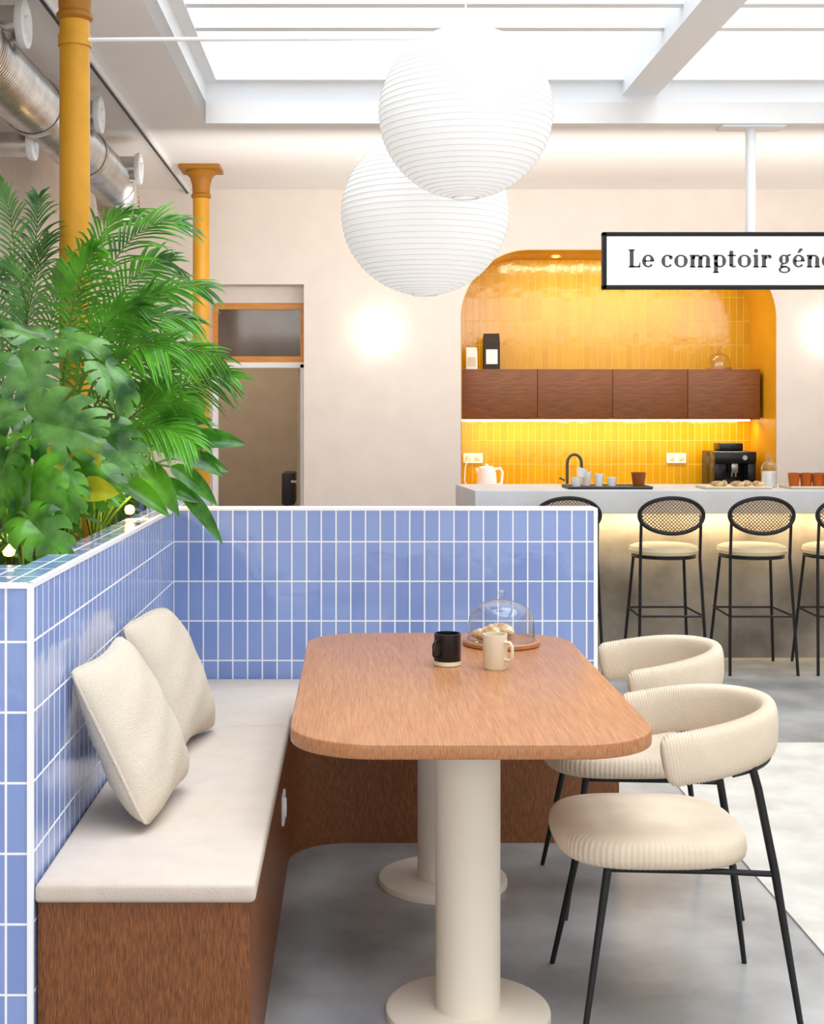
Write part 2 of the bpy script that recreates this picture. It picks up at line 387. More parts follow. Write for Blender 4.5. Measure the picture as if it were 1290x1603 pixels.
# ------------------------------------------------------------- table
tb = thing('dining_table', 'long oak table with rounded corners on two cream column legs', 'table', (.28, 3.83, 0))
tx0, tx1, ty0, ty1, R = -.155, .715, 3.045, 4.60, .2
poly = arc(tx1-R, ty0+R, R, -90, 0)+arc(tx1-R, ty1-R, R, 0, 90)+arc(tx0+R, ty1-R, R, 90, 180)+arc(tx0+R, ty0+R, R, 180, 270)
MB().prism(poly, .714, .75, bev=.004).build('tabletop', m_table, tb)
for y in (3.35, 4.30):
    lg = MB().lathe([(0,.714),(.081,.714),(.081,.018)], (.283, y, 0), 48).build('pedestal', m_cream, tb)
    MB().lathe([(0,.022),(.195,.022),(.204,.018),(.206,.012),(.206,.0),(0,0)], (.283, y, 0), 64).build('base_plate', m_cream, lg)

# ------------------------------------------------------------- things on the table
def mug(name, c, r, h, m, label, ang, mb=None):
    root = thing(name, label, 'mug', c, 'mugs on the oak table'); x, y, z = c
    MB().lathe([(0,.0),(r*.9,0),(r,.006),(r,h),(r-.004,h),(r-.006,.012),(0,.012)], c, 32).build('body', m, root)
    dx, dy = math.cos(ang), math.sin(ang)
    pts = [(x+dx*(r-.003), y+dy*(r-.003), z+h*.8), (x+dx*(r+.018), y+dy*(r+.018), z+h*.8), (x+dx*(r+.026), y+dy*(r+.026), z+h*.7), (x+dx*(r+.026), y+dy*(r+.026), z+h*.4), (x+dx*(r+.018), y+dy*(r+.018), z+h*.3), (x+dx*(r-.003), y+dy*(r-.003), z+h*.3)]
    MB().tube(pts, .005, 8).build('handle', m, root)
    if mb: MB().lathe([(r*.91,-.0),(r+.0008,.002),(r+.0008,.014)], c, 32).build('foot', mb, root)
mug('mug', (.278, 4.01, .75), .040, .095, m_blackp, 'black mug with unglazed cream foot on the oak table', -2.3, m_mug)
mug('mug', (.414, 3.95, .75), .036, .102, m_mug, 'cream stoneware mug beside the glass cake dome', -.75)
cl = thing('cake_dome', 'glass cake dome with knob on round wooden board on the oak table', 'cake dome', (.477, 4.36, .75))
MB().lathe([(0,0),(.12,0),(.125,.004),(.125,.014),(.121,.018),(0,.018)], (.477,4.36,.75), 48).build('board', m_table, cl)
MB().lathe([(.108,.018),(.108,.06),(.104,.09),(.09,.117),(.065,.134),(.03,.144),(.008,.147),(.007,.155),(.014,.162),(.014,.172),(.006,.178),(0,.178)], (.477,4.36,.75), 48).build('dome', m_glassth, cl)
MB().tube([(.477+.108*math.cos(a*PI/24), 4.36+.108*math.sin(a*PI/24), .771) for a in range(48)], .003, 6, closed=True).build('dome_rim', m_glassth, cl)
def croissant(c, L, rot, label, grp):
    pts = []; rs = []; n = 28
    for i in range(n+1):
        t = i/n; a = (t-.5)*2.3
        x = math.sin(a)*L*.5; y = (1-math.cos(a))*L*.45
        X = x*math.cos(rot)-y*math.sin(rot); Y = x*math.sin(rot)+y*math.cos(rot)
        r = L*.22*math.sin(PI*(.06+.88*t))**.8*(1-.14*(i % 4 == 0))
        pts.append((c[0]+X, c[1]+Y, c[2]+L*.19)); rs.append(r)
    o = MB().tube(pts, rs, 12).build('croissant', m_pastry, origin=c); return tag(o, label, 'pastry', grp)
croissant((.435, 4.32, .77), .11, .3, 'golden croissant at the front under the glass dome', 'pastries under the dome')
croissant((.48, 4.40, .77), .11, 2.6, 'golden croissant at the back under the glass dome', 'pastries under the dome')

# ------------------------------------------------------------- armchair
def armchair(loc):
    x0, y0, _ = loc
    root = thing('armchair', '', 'chair', (x0, y0, 0), 'armchairs at the oak table')
    L = lambda x, y, z: Vector((x0+x, y0+y, z))
    w = MB(); n = 440; a = .228; prof = [(.0,.406),(.80,.406),(.93,.409),(.985,.418),(1.0,.435),(.992,.455),(.965,.468),(.90,.476),(.6,.481),(.3,.483),(0,.484)]
    rings = []
    for f, z in prof:
        ring = []
        for k in range(n):
            th = 2*PI*k/n; c, s_ = math.cos(th), math.sin(th)
            sq = (abs(c)**3.2+abs(s_)**3.2)**(-1/3.2)
            rip = 1+(.0055*math.cos(th*110) if .8 < f else 0)
            ring.append((x0-.045+a*1.03*sq*c*f*rip, y0+a*sq*s_*f*rip, z))
        rings.append(ring)
    vs = [p for ring in rings for p in ring]
    w.raw(vs, [(i*n+j, i*n+(j+1) % n, (i+1)*n+(j+1) % n, (i+1)*n+j) for i in range(len(prof)-1) for j in range(n)])
    w.build('seat', m_cord, root, ang=70)
    pts = []; rad = .240
    path = []
    for i in range(30): path.append((-.055+(.075)*i/30, -rad))
    for i in range(361):
        t = -PI/2+PI*i/360; path.append((.02+rad*math.cos(t)*1.0, rad*math.sin(t)))
    for i in range(1, 31): path.append((.02-(.075)*i/30, rad))
    N = len(path); rs = []
    for i, (x, y) in enumerate(path):
        u = abs(i/(N-1)-.5)*2
        z = .722-.048*u**2
        pts.append(L(x, y, z))
        end = min(1, (1-u)/.05)
        rs.append((.40+.60*math.sqrt(max(0, 1-(1-end)**2)))*(1+.035*math.cos(i*2*PI/3)))
    sect = [(.0225*math.copysign(abs(math.cos(q))**.7, math.cos(q)), .062*math.copysign(abs(math.sin(q))**.7, math.sin(q))) for q in [2*PI*k/20 for k in range(20)]]
    MB().tube(pts, rs, sect=sect, up=(0,0,1)).build('backrest', m_cord, root, ang=80)
    for sy in (-1, 1):
        MB().tube([L(-.17, sy*.17, .408), L(-.245, sy*.245, 0)], [.011, .007], 10).build('leg', m_black, root)
        MB().tube([L(.165, sy*.187, .68), L(.185, sy*.195, .60), L(.222, sy*.21, .40), L(.280, sy*.245, 0)], [.010, .0105, .0105, .007], 10).build('leg', m_black, root)
    w = MB()
    w.tube([L(.222, -.208, .398), L(.1, -.19, .398), L(-.165, -.172, .398), L(-.17, -.165, .398), L(-.17, .165, .398), L(-.165, .172, .398), L(.1, .19, .398), L(.222, .208, .398)], .0075, 8)
    w.build('seat_frame', m_black, root)
    w = MB().tube([L(.02+.240*math.cos(q), .240*math.sin(q), .654-.012*abs(q)) for q in [(-1.15+2.3*k/20) for k in range(21)]], .008, 8)
    w.build('back_rail', m_black, root)
    return root
c1 = armchair((.785, 3.42, 0)); c1['label'] = 'cream corduroy armchair with black legs nearest the camera'
c2 = dup(c1, (.87, 4.22, 0), 'cream corduroy armchair farther back, between the other armchair and the partition')

# ------------------------------------------------------------- bar counter and stools
bar = thing('bar_counter', 'long plastered bar counter with pale overhanging top and glowing underside', 'counter', (2.8, 8.4, 0))
w = MB().prism([(.72, 8.0), (4.95, 8.0), (4.95, 8.75), (.66, 8.75)], .905, 1.043, bev=.006); w.build('worktop', m_top, bar)
MB().box(.85, 4.95, 8.25, 8.7, 0, .905).build('body', m_conc, bar)
MB().box(.88, 4.94, 8.17, 8.19, .893, .905).build('light_strip', m_led, bar)

def stool(x0, y0):
    root = thing('bar_stool', '', 'stool', (x0, y0, 0), 'bar stools along the counter')
    L = lambda x, y, z: Vector((x0+x, y0+y, z))
    MB().lathe([(0,.672),(.17,.672),(.195,.682),(.202,.70),(.195,.722),(.17,.732),(0,.738)], (x0, y0, 0), 40).build('seat', m_cushy, root)
    w = MB(); w.tube([L(.18*math.cos(q*PI/16), .18*math.sin(q*PI/16), .665) for q in range(32)], .009, 8, closed=True)
    w.build('seat_ring', m_black, root)
    for sx in (-1, 1):
        MB().tube([L(sx*.172, -.19, .915), L(sx*.172, -.165, .67), L(sx*.195, -.24, 0)], .009, 8).build('leg', m_black, root)
        MB().tube([L(sx*.15, .13, .665), L(sx*.195, .22, 0)], .009, 8).build('leg', m_black, root)
    w = MB(); z = .335
    q = [L(-.185, -.205, z), L(.185, -.205, z), L(.175, .178, z), L(-.175, .178, z)]
    for i in range(4): w.tube([q[i], q[(i+1) % 4]], .0065, 8)
    w.build('footrest', m_black, root)
    el = [(.185*math.cos(t), .102*math.sin(t)) for t in [2*PI*k/40 for k in range(40)]]
    cy = lambda x: -.225+.9*x*x
    bk = MB().tube([L(a, cy(a), .915+b) for a, b in el], .012, 8, closed=True).build('backrest', m_black, root)
    w = MB(); vs = []; R_ = 6
    for k in range(R_+1):
        for a, b in el: vs.append(L(a*k/R_, cy(a*k/R_), .915+b*k/R_))
    w.raw(vs, [(k*40+j, k*40+(j+1) % 40, (k+1)*40+(j+1) % 40, (k+1)*40+j) for k in range(R_) for j in range(40)])
    w.build('cane_panel', m_cane, bk)
    return root
m_cushy = M('stool_cushion', srgb(222,202,162), .8)
s1 = stool(1.23, 7.92); s1['label'] = 'black bar stool half hidden behind the end of the blue partition'
dup(s1, (1.825, 7.92, 0), 'black bar stool with oval cane back, second from the partition')
dup(s1, (2.345, 7.92, 0), 'black bar stool with oval cane back, third from the partition')
dup(s1, (2.85, 7.92, 0), 'black bar stool cut off by the right edge of the photo')

# ------------------------------------------------------------- niche kitchen
kc = thing('kitchen_counter', 'back kitchen counter under the yellow tiles behind the bar', 'counter', (1.93, 10.1, 0))
MB().box(NX0+.01, NX1-.01, 9.88, 10.42, 0, .90).build('body', m_cab, kc)
MB().box(NX0+.008, NX1-.008, 9.84, 10.425, .90, .93, .003).build('worktop', m_top, kc)
cz0, cz1, cy0 = 1.462, 1.835, 10.08
xs = [NX0+.015, 1.375, 1.94, 2.505, NX1-.03]
for i, nm in enumerate(('leftmost', 'second from left', 'third from left', 'rightmost')):
    t = thing('wall_cabinet', f'dark oak wall cabinet in the yellow niche, {nm} of four', 'cabinet', ((xs[i]+xs[i+1])/2, 10.25, cz0), 'wall cabinets in the niche')
    MB().box(xs[i]+.001, xs[i+1]-.001, cy0+.02, 10.425, cz0, cz1).build('body', m_cab, t)
    MB().box(xs[i]+.002, xs[i+1]-.002, cy0, cy0+.019, cz0-.004, cz1+.002, .0015).build('door', m_cab, t)
t = MB().box(NX0+.03, NX1-.05, 10.28, 10.32, cz0-.016, cz0-.001).build('led_strip', m_led, origin=(1.93, 10.3, cz0))
tag(t, 'glowing warm strip light under the oak wall cabinets', 'light')
def bag(x, y, w_, h, m, lab, label):
    root = thing('coffee_bag', label, 'bag', (x, y, cz1+.003)); z = cz1+.003
    vs = [(-w_,-.035,0),(w_,-.035,0),(w_,.035,0),(-w_,.035,0),(-w_,-.03,h*.75),(w_,-.03,h*.75),(w_,.03,h*.75),(-w_,.03,h*.75),(-w_*.95,-.008,h),(w_*.95,-.008,h),(w_*.95,.008,h),(-w_*.95,.008,h)]
    MB().raw([(x+a, y+b, z+c) for a, b, c in vs], [(3,2,1,0),(0,1,5,4),(1,2,6,5),(2,3,7,6),(3,0,4,7),(4,5,9,8),(5,6,10,9),(6,7,11,10),(7,4,8,11),(8,9,10,11)]).build('pouch', m, root, smooth=False)
    MB().box(x-w_*.7, x+w_*.7, y-.0385, y-.034, z+h*.14, z+h*.55).build('paper_label', lab, root)
bag(1.035, 10.15, .062, .27, m_bag, m_white, 'tall dark coffee bag with white label on top of the wall cabinets')
bag(.885, 10.15, .042, .165, m_ceram, m_mug, 'small white paper bag beside the dark coffee bag')
g = thing('glass_dome', 'small glass dome standing on the right end of the wall cabinets', 'cake dome', (2.77, 10.2, cz1))
MB().lathe([(.085,.015),(.085,.06),(.07,.10),(.03,.125),(.008,.128),(.012,.145),(0,.15)], (2.77,10.2,cz1+.002), 32).build('dome', m_glassth, g)
MB().lathe([(0,0),(.095,0),(.095,.014),(0,.014)], (2.77,10.2,cz1+.002), 32).build('plate', m_table, g)
def outlet(x, lab):
    t = thing('wall_outlet', lab, 'outlet', (x, 10.42, 1.155), 'white wall outlets on the yellow tiles')
    MB().box(x-.075, x+.075, 10.415, 10.429, 1.118, 1.195, .003).build('plate', m_white, t)
    for s_ in (-1, 1): MB().lathe([(0,-.003),(.022,-.003),(.026,.0)], (x+s_*.036, 10.415, 1.157), 20, 'Y').build('socket', m_mug, t)
outlet(.92, 'white double wall outlet on yellow tiles above the kettle')
outlet(2.50, 'white double wall outlet on yellow tiles beside the coffee machine')
tp = thing('kitchen_tap', 'black gooseneck tap on the back kitchen counter', 'tap', (1.67, 10.28, .93))
pts = [(1.63,10.28,.93),(1.63,10.28,1.12)]+[(1.63+.055-.055*math.cos(a), 10.28-.0, 1.12+.07*math.sin(a)) for a in [PI*k/10 for k in range(1, 11)]]+[(1.74,10.28,1.08)]
MB().tube(pts, .012, 10).build('spout', m_greyst, tp)
MB().lathe([(0,0),(.028,0),(.028,.02),(.018,.03)], (1.63,10.28,.93), 20).build('base', m_greyst, tp)
MB().tube([(1.61,10.28,.99),(1.57,10.27,1.01)], .007, 8).build('handle', m_greyst, tp)
kt = thing('kettle', 'white electric kettle with side handle on the back counter', 'kettle', (1.01, 10.1, .93))
MB().lathe([(0,0),(.075,0),(.078,.02),(.072,.12),(.06,.165),(.045,.175),(0,.18)], (.995,10.1,.93), 32).build('body', m_kettle, kt)
MB().tube([(1.055,10.1,1.085),(1.10,10.1,1.09),(1.115,10.1,1.06),(1.108,10.1,.98),(1.065,10.1,.96)], .010, 8).build('handle', m_kettle, kt)
MB().tube([(.935,10.1,1.06),(.915,10.1,1.09)], [.02,.01], 8).build('spout', m_kettle, kt)
MB().lathe([(0,.18),(.012,.18),(.012,.195),(0,.197)], (.995,10.1,.93), 16).build('lid_knob', m_kettle, kt)
MB().tube([(.93,10.12,.94),(.87,10.2,.937),(.85,10.38,.98),(.86,10.40,1.10),(.885,10.41,1.15)], .004, 6).build('cord', m_kettle, kt)
cm = thing('coffee_machine', 'black espresso machine on the back counter near the outlet', 'coffee machine', (2.83, 10.15, .93))
w = MB(); w.box(2.68, 2.99, 10.12, 10.36, .93, 1.22, .01); w.box(2.68, 2.99, 9.97, 10.13, 1.13, 1.22, .01); w.box(2.68, 2.99, 9.97, 10.13, .93, .965, .005)
w.box(2.68, 2.74, 9.99, 10.13, .96, 1.14, .004); w.box(2.93, 2.99, 9.99, 10.13, .96, 1.14, .004)
w.build('body', m_blackp, cm)
MB().box(2.76, 2.94, 10.14, 10.32, 1.22, 1.28, .01).build('bean_hopper', m_blackp, cm)
MB().box(2.755, 2.915, 9.985, 10.11, .965, .972).build('drip_tray', m_steel, cm)
w = MB(); w.box(2.81, 2.86, 10.0, 10.1, 1.06, 1.14, .005); w.tube([(2.82,10.03,1.06),(2.82,10.03,1.03)], .006); w.tube([(2.85,10.03,1.06),(2.85,10.03,1.03)], .006); w.build('brew_head', m_steel, cm)
MB().lathe([(0,-.01),(.018,-.01),(.02,0)], (2.90, 9.97, 1.175), 20, 'Y').build('dial', m_steel, cm)

# things on the bar
BT = 1.043
def tray(x, y, a, b, label):
    w = MB().prism([(x-a, y-b), (x+a, y-b), (x+a, y+b), (x-a, y+b)], BT, BT+.012, bev=.004)
    w.tube([(x-a, y-b, BT+.012), (x+a, y-b, BT+.012), (x+a, y+b, BT+.012), (x-a, y+b, BT+.012)], .006, 6, closed=True)
    tag(w.build('serving_tray', m_greyst if x < 2 else m_mug, origin=(x, y, BT)), label, 'tray')
tray(1.55, 8.25, .255, .13, 'dark serving tray holding white cups on the bar')
tray(2.33, 8.25, .20, .12, 'pale tray of pastries on the bar by the coffee machine')
tray(2.86, 8.25, .21, .12, 'tray of amber glasses at the right end of the bar')
def cup(x, y, r, h, m, label, nm='cup', z=BT+.013, grp='white cups on the dark tray', tilt=None):
    o = MB().lathe([(0,0),(r*.75,0),(r,h),(r-.004,h),(r*.7,.008),(0,.008)], (x, y, z), 24).build(nm, m, origin=(x, y, z))
    if tilt: o.rotation_euler = (0, tilt, 0)
    return tag(o, label, nm.replace('_', ' '), grp)
cup(1.36, 8.22, .034, .055, m_ceram, 'white cup at the left end of the dark tray, under the stacked cup')
cup(1.385, 8.22, .034, .055, m_ceram, 'white cup tilted on top of another at the left of the tray', z=BT+.072, tilt=.25)
cup(1.435, 8.30, .030, .085, m_ceram, 'tall white cup behind the stacked cups on the tray')
cup(1.50, 8.24, .028, .075, m_ceram, 'slim white cup in the middle of the dark tray')
cup(1.58, 8.24, .030, .055, m_ceram, 'short white cup on the tray between slim cup and brown mug')
cup(1.745, 8.24, .046, .085, M('brown_glaze', srgb(150,78,20), .3), 'brown glazed cup at the right end of the dark tray')
for i, (x, y, nm) in enumerate(((2.22,8.2,'far left'),(2.28,8.27,'second'),(2.34,8.19,'middle'),(2.41,8.26,'fourth'),(2.46,8.2,'far right'))):
    croissant((x, y, BT+.014), .085, i*1.3, f'small golden pastry on the pale bar tray, {nm} of five', 'pastries on the bar tray')
for i, (x, y, nm) in enumerate(((2.685,8.2,'leftmost front'),(2.72,8.3,'leftmost back'),(2.757,8.2,'second front'),(2.80,8.3,'second back'),(2.83,8.2,'third front'),(2.88,8.3,'third back'),(2.905,8.2,'rightmost'))):
    cup(x, y, .036, .08, m_amber, f'amber drinking glass on the bar tray, {nm}', 'drinking_glass', grp='amber glasses on the bar')
bo = thing('glass_bottle', 'clear glass water bottle on the bar between pastries and amber glasses', 'bottle', (2.58, 8.35, BT))
MB().lathe([(0,0),(.045,0),(.048,.01),(.048,.12),(.04,.145),(.018,.165),(.016,.20),(.02,.205),(.02,.215)], (2.58,8.35,BT), 24).build('body', m_glassth, bo)
MB().lathe([(0,.008),(.043,.008),(.043,.10),(0,.10)], (2.58,8.35,BT), 24).build('contents', m_ceram, bo)

# ------------------------------------------------------------- sign
YS = 7.63
sg = thing('hanging_sign', 'long white lightbox sign with black frame reading Le comptoir général', 'sign', (2.26, 7.69, 2.21))
sx0, sx1, sz0, sz1 = 1.412, 3.108, 2.210, 2.535; fr = .024
w = MB(); w.box(sx0, sx1, YS, YS+.05, sz0, sz0+fr, .003); w.box(sx0, sx1, YS, YS+.05, sz1-fr, sz1, .003); w.box(sx0, sx0+fr, YS, YS+.05, sz0, sz1, .003); w.box(sx1-fr, sx1, YS, YS+.05, sz0, sz1, .003)
w.box(sx0+.01, sx1-.01, YS+.034, YS+.046, sz0+.01, sz1-.01)
w.build('frame', m_black, sg)
panel = MB().box(sx0+fr, sx1-fr, YS+.012, YS+.03, sz0+fr, sz1-fr).build('light_panel', m_sign, sg)
MB().tube([(2.26, 7.655, sz1), (2.26, 7.655, ZC-.01)], .029, 20).build('hanging_pole', m_white, sg)
MB().box(2.08, 2.44, 7.585, 7.725, ZC-.015, ZC, .003).build('ceiling_plate', m_white, sg)
TK = .34; TN = .13
def g_rect(x0, x1, y0, y1): return [[(x0, y0), (x1, y0), (x1, y1), (x0, y1)]]
def g_arc(cx, cy, rx, ry, a0, a1, tk=TK, tn=TN, n=28):
    out = []; pr = None
    for i in range(n+1):
        a = math.radians(a0+(a1-a0)*i/n); c, s_ = math.cos(a), math.sin(a)
        t = tn+(tk-tn)*abs(c)**1.4
        o = (cx+rx*c, cy+ry*s_); q = (cx+(rx-t)*c, cy+(ry-tn-(t-tn)*.2)*s_)
        if pr: out.append([pr[0], o, q, pr[1]])
        pr = (o, q)
    return out
def g_disc(cx, cy, r, n=16): return [[(cx+r*math.cos(2*PI*k/n), cy+r*math.sin(2*PI*k/n)) for k in range(n)]]
def stem(x, y0, y1, top=True, bot=True):
    o = g_rect(x, x+TK, y0, y1)
    if bot: o += g_rect(x-.09, x+TK+.09, y0, y0+TN*.8)
    if top: o += [[(x-.12, y1-.10), (x+.01, y1-.19), (x+.01, y1), (x-.0, y1)]]
    return o
def glyph(c):
    if c == 'L': return stem(.1, 0, 1.4, False)+g_rect(0, .54, 1.29, 1.4)+g_rect(.1, 1.0, 0, TN)+[[(.83, 0), (1.0, 0), (1.0, .42), (.92, .42)]], 1.08
    if c in 'eé':
        o = g_arc(.51, .5, .51, .5, 0, 322)+g_rect(.15, .99, .45, .56)
        if c == 'é': o += [[(.37, 1.12), (.59, 1.12), (.92, 1.42), (.60, 1.50)]]
        return o, 1.07
    if c == 'c': return g_arc(.51, .5, .51, .5, 42, 322)+g_disc(.80, .77, .155), 1.01
    if c == 'o': return g_arc(.57, .5, .57, .5, 0, 360), 1.19
    if c in 'nm':
        o = stem(.12, 0, 1.0)+g_arc(.64, .60, .46, .40, 0, 170, TK, .15)+g_rect(.76, 1.10, 0, .62)+g_rect(.67, 1.18, 0, TN*.8)
        w_ = 1.24
        if c == 'm':
            o += g_arc(1.28, .60, .46, .40, 0, 170, TK, .15)+g_rect(1.40, 1.74, 0, .62)+g_rect(1.31, 1.82, 0, TN*.8); w_ = 1.88
        return o, w_
    if c == 'p': return stem(.12, -.42, 1.0)+g_arc(.62, .5, .53, .5, -165, 165), 1.20
    if c == 't': return g_rect(.14, .14+TK, .14, 1.3)+g_rect(0, .70, .87, .99)+g_arc(.49, .22, .35, .22, 175, 320, TK, .13), .78
    if c == 'i': return stem(.12, 0, 1.0)+g_disc(.29, 1.28, .175), .61
    if c == 'r': return stem(.12, 0, 1.0)+g_arc(.64, .62, .36, .38, 50, 170, TK, .15)+g_disc(.78, .82, .15), .97
    if c == 'g': return g_arc(.45, .62, .43, .38, 0, 360)+g_arc(.49, -.16, .50, .28, 0, 360, .22, .12)+g_arc(.38, .12, .26, .18, 90, 270, .17, .11)+[[(.72, .80), (1.03, .93), (1.03, 1.07), (.68, .99)]]+g_rect(.3, .66, .02, .14), 1.10
    if c == 'a': return g_arc(.45, .28, .43, .30, 0, 360)+g_rect(.62, .62+TK, 0, .7)+g_arc(.52, .66, .44, .34, 0, 150, TK, .13)+g_disc(.24, .78, .135)+g_rect(.62, 1.05, 0, TN*.8), 1.09
    if c == 'l': return stem(.12, 0, 1.45), .63
    return [], .42
txt = 'Le comptoir général'; SPC = .055
adv = sum(glyph(ch)[1]+SPC for ch in txt)-SPC
tw = 1.37; sc = tw/adv; base = 2.334; xh = .074; tx = 1.560; cur = 0
for ch in txt:
    gs, a = glyph(ch)
    if gs:
        w = MB()
        for p in gs: w.prism([(tx+(x+cur)*sc, base+y*xh) for x, y in p], YS+.0095, YS+.0125, 'XZ')
        w.build('letter', m_ink, panel, smooth=False)
    cur += a+SPC

# ------------------------------------------------------------- lanterns
def lantern(c, R_, label, ribs, ztop):
    root = thing('paper_lantern', label, 'lamp', (c[0], c[1], c[2]-R_), 'round paper lanterns')
    prof = []; n = ribs*4; cut = .15
    a0 = math.asin(cut)
    for i in range(n+1):
        a = a0+(PI-2*a0)*i/n; k = i % 4
        r = R_*(1-[0, .0035, .005, .0035][k]); prof.append((r*math.sin(a), r*math.cos(a)*.98))
    MB().lathe(prof, c, 72).build('paper_shade', m_paper, root, ang=80)
    w = MB()
    for i in range(0, ribs+1):
        a = a0+(PI-2*a0)*i/ribs; rr_ = R_*1.001*math.sin(a); z = R_*math.cos(a)*.98
        w.tube([(c[0]+rr_*math.cos(q*PI/36), c[1]+rr_*math.sin(q*PI/36), c[2]+z) for q in range(72)], .0009, 4, closed=True)
    w.build('rib_wires', m_wire, root)
    for s_ in (-1, 1):
        rr_ = R_*cut; z = c[2]+s_*R_*.98*math.cos(a0)
        MB().tube([(c[0]+rr_*math.cos(q*PI/24), c[1]+rr_*math.sin(q*PI/24), z) for q in range(48)], .004, 6, closed=True).build('end_ring', m_white, root)
    MB().tube([(c[0], c[1], c[2]+.06), (c[0], c[1], ztop)], .003, 8).build('cord', m_white, root)
    w = MB().lathe([(0,-.04),(.02,-.03),(.03,0),(.02,.03),(.012,.05),(.012,.09),(0,.09)], (c[0], c[1], c[2]+.0), 16); w.build('bulb', m_ceram, root)
l1 = P(729, 177, 4.2); l2 = P(665, 334, 4.8)
lantern(l1, .272, 'white ribbed paper lantern, the upper and nearer of the two', 40, 3.39)
lantern(l2, .299, 'white ribbed paper lantern, the lower one partly behind the other', 40, 2.837)
rd = thing('support_rod', 'thin white horizontal rod from the ochre column carrying the lower lantern', 'rod', (-.97, 4.87, 2.85))
MB().tube([(-.966, 4.87, 2.858), (.262, 4.80, 2.845)], .008, 10).build('bar', m_white, rd)
MB().lathe([(.0560,-.02),(.060,-.02),(.060,.02),(.0560,.02)], (-1.02, 4.89, 2.858), 32).build('collar', m_col, rd)

# ------------------------------------------------------------- columns
def column(x, y, label):
    root = thing('cast_iron_column', label, 'column', (x, y, 0), 'ochre cast iron columns')
    MB().lathe([(0,0),(.12,0),(.12,.04),(.09,.06),(.062,.12),(.0575,.3),(.0545,2.93),(0,2.93)], (x, y, 0), 40).build('shaft', m_col, root)
    w = MB().lathe([(0,2.93),(.055,2.93),(.066,2.94),(.066,2.955),(.057,2.965),(.06,3.02),(.075,3.07),(.105,3.10),(.105,3.112),(0,3.112)], (x, y, 0), 40)
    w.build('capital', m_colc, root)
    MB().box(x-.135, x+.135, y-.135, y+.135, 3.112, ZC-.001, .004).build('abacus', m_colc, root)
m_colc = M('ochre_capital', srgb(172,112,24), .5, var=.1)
column(-1.02, 4.89, 'ochre painted round column rising out of the planter, nearest')
column(-1.02, 8.92, 'ochre painted round column with flared capital by the doorway')

# ------------------------------------------------------------- duct
dc = thing('ventilation_duct', 'silver corrugated air duct with white nozzles along the left ceiling', 'duct', (-1.45, 6.5, 2.8))
prof = []; y = 3.5
while y < 8.1:
    prof.append((.132, y)); prof.append((.132, y+.008)); prof.append((.124, y+.014)); prof.append((.124, y+.020)); y += .026
DXc, DZc = -1.46, 2.90
MB().lathe(prof, (DXc, 0, DZc), 40, 'Y').build('pipe', m_silver, dc, ang=25)
pts = [(DXc, 8.1+.22*math.sin(a), DZc-.22+.22*math.cos(a)) for a in [PI/2*k/24 for k in range(25)]]
MB().tube(pts, [.132 if k % 2 else .124 for k in range(25)], 32).build('elbow', m_silver, dc, ang=25)
for yy in (5.0, 6.1, 7.2):
    MB().lathe([(.134, yy-.03),(.139, yy-.03),(.139, yy+.03),(.134, yy+.03)], (DXc, 0, DZc), 40, 'Y').build('clamp_band', m_steel, dc)
for (px, py, Z, X) in ((30, 38, 5.2, -1.30), (150, 180, 6.75, -1.30), (213, 264, 7.95, -1.30), (45, 226, 6.3, -1.53)):
    p = P(px, py, Z); x = p.x; z = min(p.z, 3.04)
    R0 = .085
    if px == 45: R0 = .07
    nz = MB().lathe([(R0*.85, -.16), (R0*.85, 0), (R0*.92, .0), (R0*.92, .01)], (x, Z, z), 28, 'X').build('outlet_pipe', m_silver, dc)
    MB().lathe([(R0*.85,.0),(R0,.0),(R0*1.08,.012),(R0*1.08,.03),(R0*.8,.035),(R0*.62,.02),(R0*.4,.02),(R0*.4,.04),(0,.045)], (x, Z, z), 32, 'X').build('nozzle', m_white, nz)

# ------------------------------------------------------------- lamps
m_sconce = emit('sconce_glow', (1,.90,.74), 7)
def sconce(x, z, lab):
    t = thing('wall_sconce', lab, 'lamp', (x, YB-.03, z), 'round glowing wall sconces')
    R0 = .095
    MB().lathe([(R0*math.sin(a), -.02-R0*math.cos(a)) for a in [PI/2*k/10 for k in range(11)]]+[(R0*.9, 0)], (x, YB-.004, z), 40, 'Y').build('diffuser', m_sconce, t)
    MB().lathe([(0,0),(.08,0),(.08,.004),(0,.004)], (x, YB-.005, z), 32, 'Y').build('back_plate', m_white, t)
sconce(.165, 2.10, 'round glowing wall sconce between the doorway and the yellow niche')
sconce(3.44, 2.10, 'round glowing wall sconce right of the yellow niche')
for x, lab in ((1.52, 'left recessed spotlight in the arched niche ceiling'), (2.4, 'right recessed spotlight in the arched niche ceiling')):
    t = thing('recessed_spotlight', lab, 'lamp', (x, 10.14, NT-.018), 'recessed niche spotlights')
    MB().lathe([(.028,0),(.042,0),(.044,.01),(.028,.012)], (x, 10.14, NT-.018), 24).build('trim_ring', m_orange, t)
    MB().lathe([(0,.004),(.028,.004),(.028,.011),(0,.011)], (x, 10.14, NT-.018), 24).build('lens', m_led, t)
def light(kind, name, loc, e, col=(1,1,1), rot=(0,0,0), size=1, sy=None, ang=None, spot=None):
    ld = bpy.data.lights.new(name, kind); ld.energy = e; ld.color = col
    if kind == 'AREA':
        ld.size = size
        if sy: ld.shape = 'RECTANGLE'; ld.size_y = sy
    if kind == 'SUN': ld.angle = ang
    if kind == 'POINT': ld.shadow_soft_size = .012
    if kind == 'SPOT': ld.spot_size = spot; ld.spot_blend = .6; ld.shadow_soft_size = .03
    o = bpy.data.objects.new(name, ld); C.objects.link(o); o.location = loc; o.rotation_euler = rot; return o
